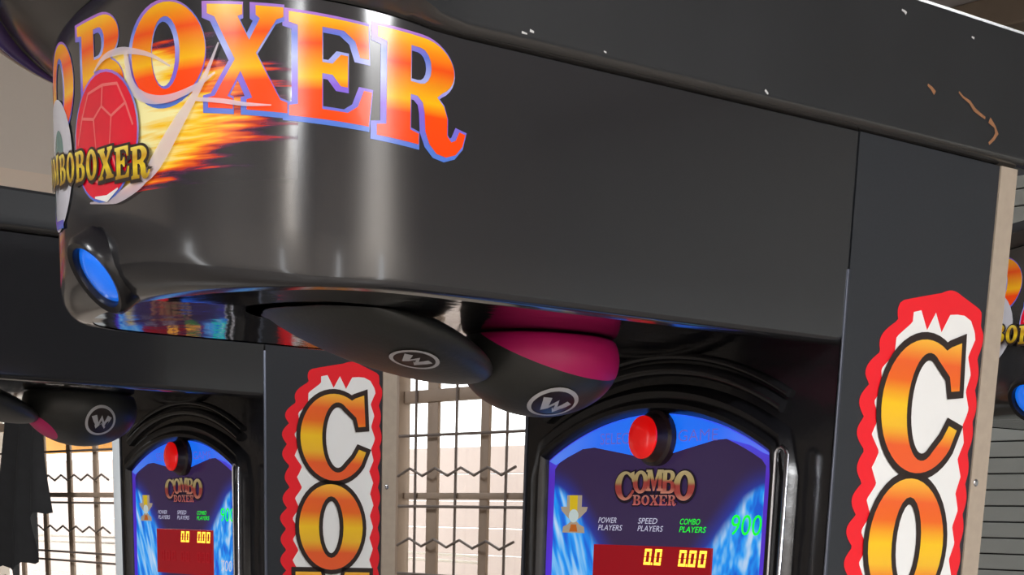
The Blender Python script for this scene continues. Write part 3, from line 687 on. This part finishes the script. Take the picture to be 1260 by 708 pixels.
emis('trophy', srgb(175, 160, 140), .6); emis('trophy_gold', srgb(200, 170, 30), .8); emis('trophy_pale', srgb(190, 205, 205), .7); emis('trophy_brown', srgb(170, 90, 30), .8)
M['metal_text'] = ramp_mat('logo_text', [(0, srgb(190, 130, 110)), (.25, srgb(150, 60, 55)), (.5, srgb(150, 60, 55)), (.62, srgb(165, 145, 95)), (1, srgb(175, 160, 120))], .3, es=.35)
M['metal_text2'] = ramp_mat('logo_text_small', [(0, srgb(190, 100, 100)), (.5, srgb(150, 70, 65)), (1, srgb(180, 120, 110))], .3, es=.35)

# ------------------------------------------------------------------ lid
def make_lid(root, over, top, chips):
    path = [(-.40, -WC)] + [(-.2, -WC)] + PLAN + [(-.2, 0.0)] + [(-.40, 0.0)]
    ss = [S[0] - .4, S[0] - .2] + S + [S[-1] + .2, S[-1] + .4]
    e_at = lambda s: lerp_tab([(0, over), (.25, over * .95), (.5, .014), (1.8, .014)], s)
    bm = bmesh.new(); rows = []; lips = []
    for (px, py), s in zip(path, ss):
        n = plan_n(s) * _sgn if abs(s) < S[-1] else Vector((0, 1 if s > 0 else -1)); zt, e = ztop(s), e_at(s)
        fl = max(0, e - .014) / .076 * .05
        prof = [(-.06, zt + .002), (-.002, zt + .002), (e * .4, zt + .005 + fl * .55), (e * .8, zt + .008 + fl * 1.1), (e, zt + .012 + fl), (e + .001, zt + .016 + fl), (e, zt + .03 + fl), (e, top - .006), (e - .006, top)]
        rows.append([bm.verts.new((px + n.x * d, py + n.y * d, z)) for d, z in prof]); lips.append((px + n.x * (e + .002), py + n.y * (e + .002), zt + .014 + fl))
    for A, B in zip(rows, rows[1:]):
        for k in range(len(A) - 1): bm.faces.new((A[k], A[k + 1], B[k + 1], B[k])).material_index = 1 if k < 4 else 0
    bm.faces.new([r[-1] for r in rows]); bm.faces.new([r[0] for r in rows][::-1]); bm.faces.new(rows[0]); bm.faces.new(rows[-1][::-1])
    bmesh.ops.recalc_face_normals(bm, faces=bm.faces)
    lid = from_bm('lid', bm, root, ('lid', 'lid_under'), 30)
    front = [(p, max(.12, min(1, (.42 - abs(s)) / .15))) for p, s in zip(lips, ss) if abs(s) < .40]
    if over > .05:
        tube('lid_trim', [(p[0] + .002, p[1], p[2]) for p, k in front], [.018 * k for p, k in front], 'purple', lid, 10)
        tube('lid_edge', [(p[0] + .013 * k, p[1], p[2] - .014 * k) for p, k in front], [.0042 * k for p, k in front], 'cream', lid, 6)
    yl = .0146
    def chip(pts, w, m):
        w = [w * random.uniform(.5, 1.3) for _ in pts]
        print_shape('chip', [([strip(pts, w)], 0)], lambda u, v, l: (-u, yl + l, v), lid, (m,), out0=.0004)
    if chips:
        chip([(.119, 2.150), (.128, 2.147), (.136, 2.142)], .0028, 'wood_chip')
        chip([(.188, 2.152), (.198, 2.147), (.214, 2.143), (.226, 2.135), (.24, 2.131), (.252, 2.128)], .0022, 'wood_chip')
        chip([(.262, 2.127), (.276, 2.12), (.282, 2.112), (.276, 2.104), (.266, 2.096)], .0034, 'wood_chip')
        chip([(.052, 2.232), (.058, 2.231), (.062, 2.229)], .002, 'paint_chip'); chip([(.205, 2.226), (.211, 2.225)], .0016, 'paint_chip')
        chip([(-.592, 2.090), (-.586, 2.089)], .0015, 'paint_chip'); chip([(-.604, 2.086), (-.596, 2.0855)], .0014, 'paint_chip')
        chip([(-.478, 2.088), (-.474, 2.087)], .0014, 'paint_chip'); chip([(-.201, 2.091), (-.195, 2.087)], .0015, 'paint_chip')
    return lid

# ------------------------------------------------------------------ punching pads folded up under the hood
from mathutils.bvhtree import BVHTree
def pad(root, cx, cyy, cz, ax_, ay, az_, tilt, split, mats, label):
    bm = bmesh.new(); bmesh.ops.create_uvsphere(bm, u_segments=48, v_segments=30, radius=1)
    for v in bm.verts:
        x, y, z = v.co; v.co = (cx + x * ax_, cyy + y * ay, min(HB + .002, cz + z * az_ + tilt * x * ax_))
    if split:
        po, no = split
        bmesh.ops.bisect_plane(bm, geom=bm.verts[:] + bm.edges[:] + bm.faces[:], plane_co=po, plane_no=no)
        for f in bm.faces: f.material_index = 1 if (f.calc_center_median() - Vector(po)).dot(Vector(no)) > 0 else 0
    tree = BVHTree.FromBMesh(bm)
    o = from_bm('punching_pad', bm, root, mats, 60); o['label'] = label
    return o, tree
def logo(o, tree, c, d, r, right):
    """round badge with a winged W mark, laid on the pad along direction d"""
    d = Vector(d).normalized(); a = Vector(right); a = (a - d * a.dot(d)).normalized(); b = a.cross(d)
    def sf(u, v, l):
        p = Vector(c) - d * .4 + a * u + b * v; hit, n, _, _ = tree.ray_cast(p, d)
        if hit is None: hit, n = Vector(c) + a * u + b * v, -d
        return tuple(hit - d * (l + .0006))
    ro = arc(0, 0, r, r, 0, 350, 35); ri = arc(0, 0, r * .84, r * .84, 0, 350, 35)
    wv = [(-.66, .30), (-.34, .42), (-.18, -.05), (0, .42), (.2, .0), (.38, .42), (.68, .28), (.30, -.48), (.02, -.12), (-.26, -.5)]
    wi = [(-.12, -.22), (.0, .12), (.13, -.2), (.03, -.08)]
    print_shape('logo_badge', [([ro], 1), ([ro, ri], 0, 2), ([[(x * r, y * r) for x, y in wv]], 0, 2), ([[(x * r, y * r) for x, y in wi]], 1, 4)], sf, o, ('badge', 'dark'), cut=r / 3.5, out0=.0008)
def make_pads(root, kind):
    o, t = pad(root, .575, -.34, 1.785, .185, .13, .036, .24, None, ('leather',), 'long black leather punching pad')
    logo(o, t, (.550, -.275, 1.75), (0, -.25, 1), .034, (-1, 0, 0))
    if kind == 'near':
        o, t = pad(root, .285, -.335, 1.772, .122, .115, .080, 0, ((.34, -.215, 1.742), (-.1, .45, 1)), ('leather', 'pink'), 'black punching pad with pink upper side')
        logo(o, t, (.305, -.275, 1.71), (0, -.3, 1), .038, (-1, 0, 0))
    else:
        o, t = pad(root, .285, -.335, 1.772, .130, .115, .085, 0, ((.385, -.335, 1.728), (.80, .05, -.95)), ('leather', 'pink'), 'black punching pad with pink edge')
        logo(o, t, (.285, -.25, 1.748), (.05, -1, .5), .036, (-1, 0, 0))

# ------------------------------------------------------------------ machines
near = make_machine()
def copy_tree(o, parent=None):
    c = o.copy(); C.objects.link(c); c.parent = parent
    for ch in list(o.children): copy_tree(ch, c)
    return c
left = copy_tree(near); rear = copy_tree(near)
GRP = 'boxing arcade machines'
place(near); tag(near, 'nearest black boxing arcade machine with big hood lettering and thick chipped lid', 'arcade machine', GRP)
left.location = (-.593, 4.008, 0); left.rotation_euler = (0, 0, ROTZ + rad(.5)); tag(left, 'black boxing arcade machine at left, partly behind the nearest one', 'arcade machine', GRP)
_rl = Matrix.Rotation(ROTZ, 3, 'Z') @ Vector((-2.1, -.13, 0))
rear.location = ORG + _rl; rear.rotation_euler = (0, 0, ROTZ); tag(rear, 'black boxing arcade machine glimpsed at the right edge behind the beige strip', 'arcade machine', GRP)
make_lid(near, .09, 2.256, True); make_lid(left, .03, 2.150, False); make_lid(rear, .03, 2.150, False)
make_pads(near, 'near'); make_pads(left, 'left'); make_pads(rear, 'near')
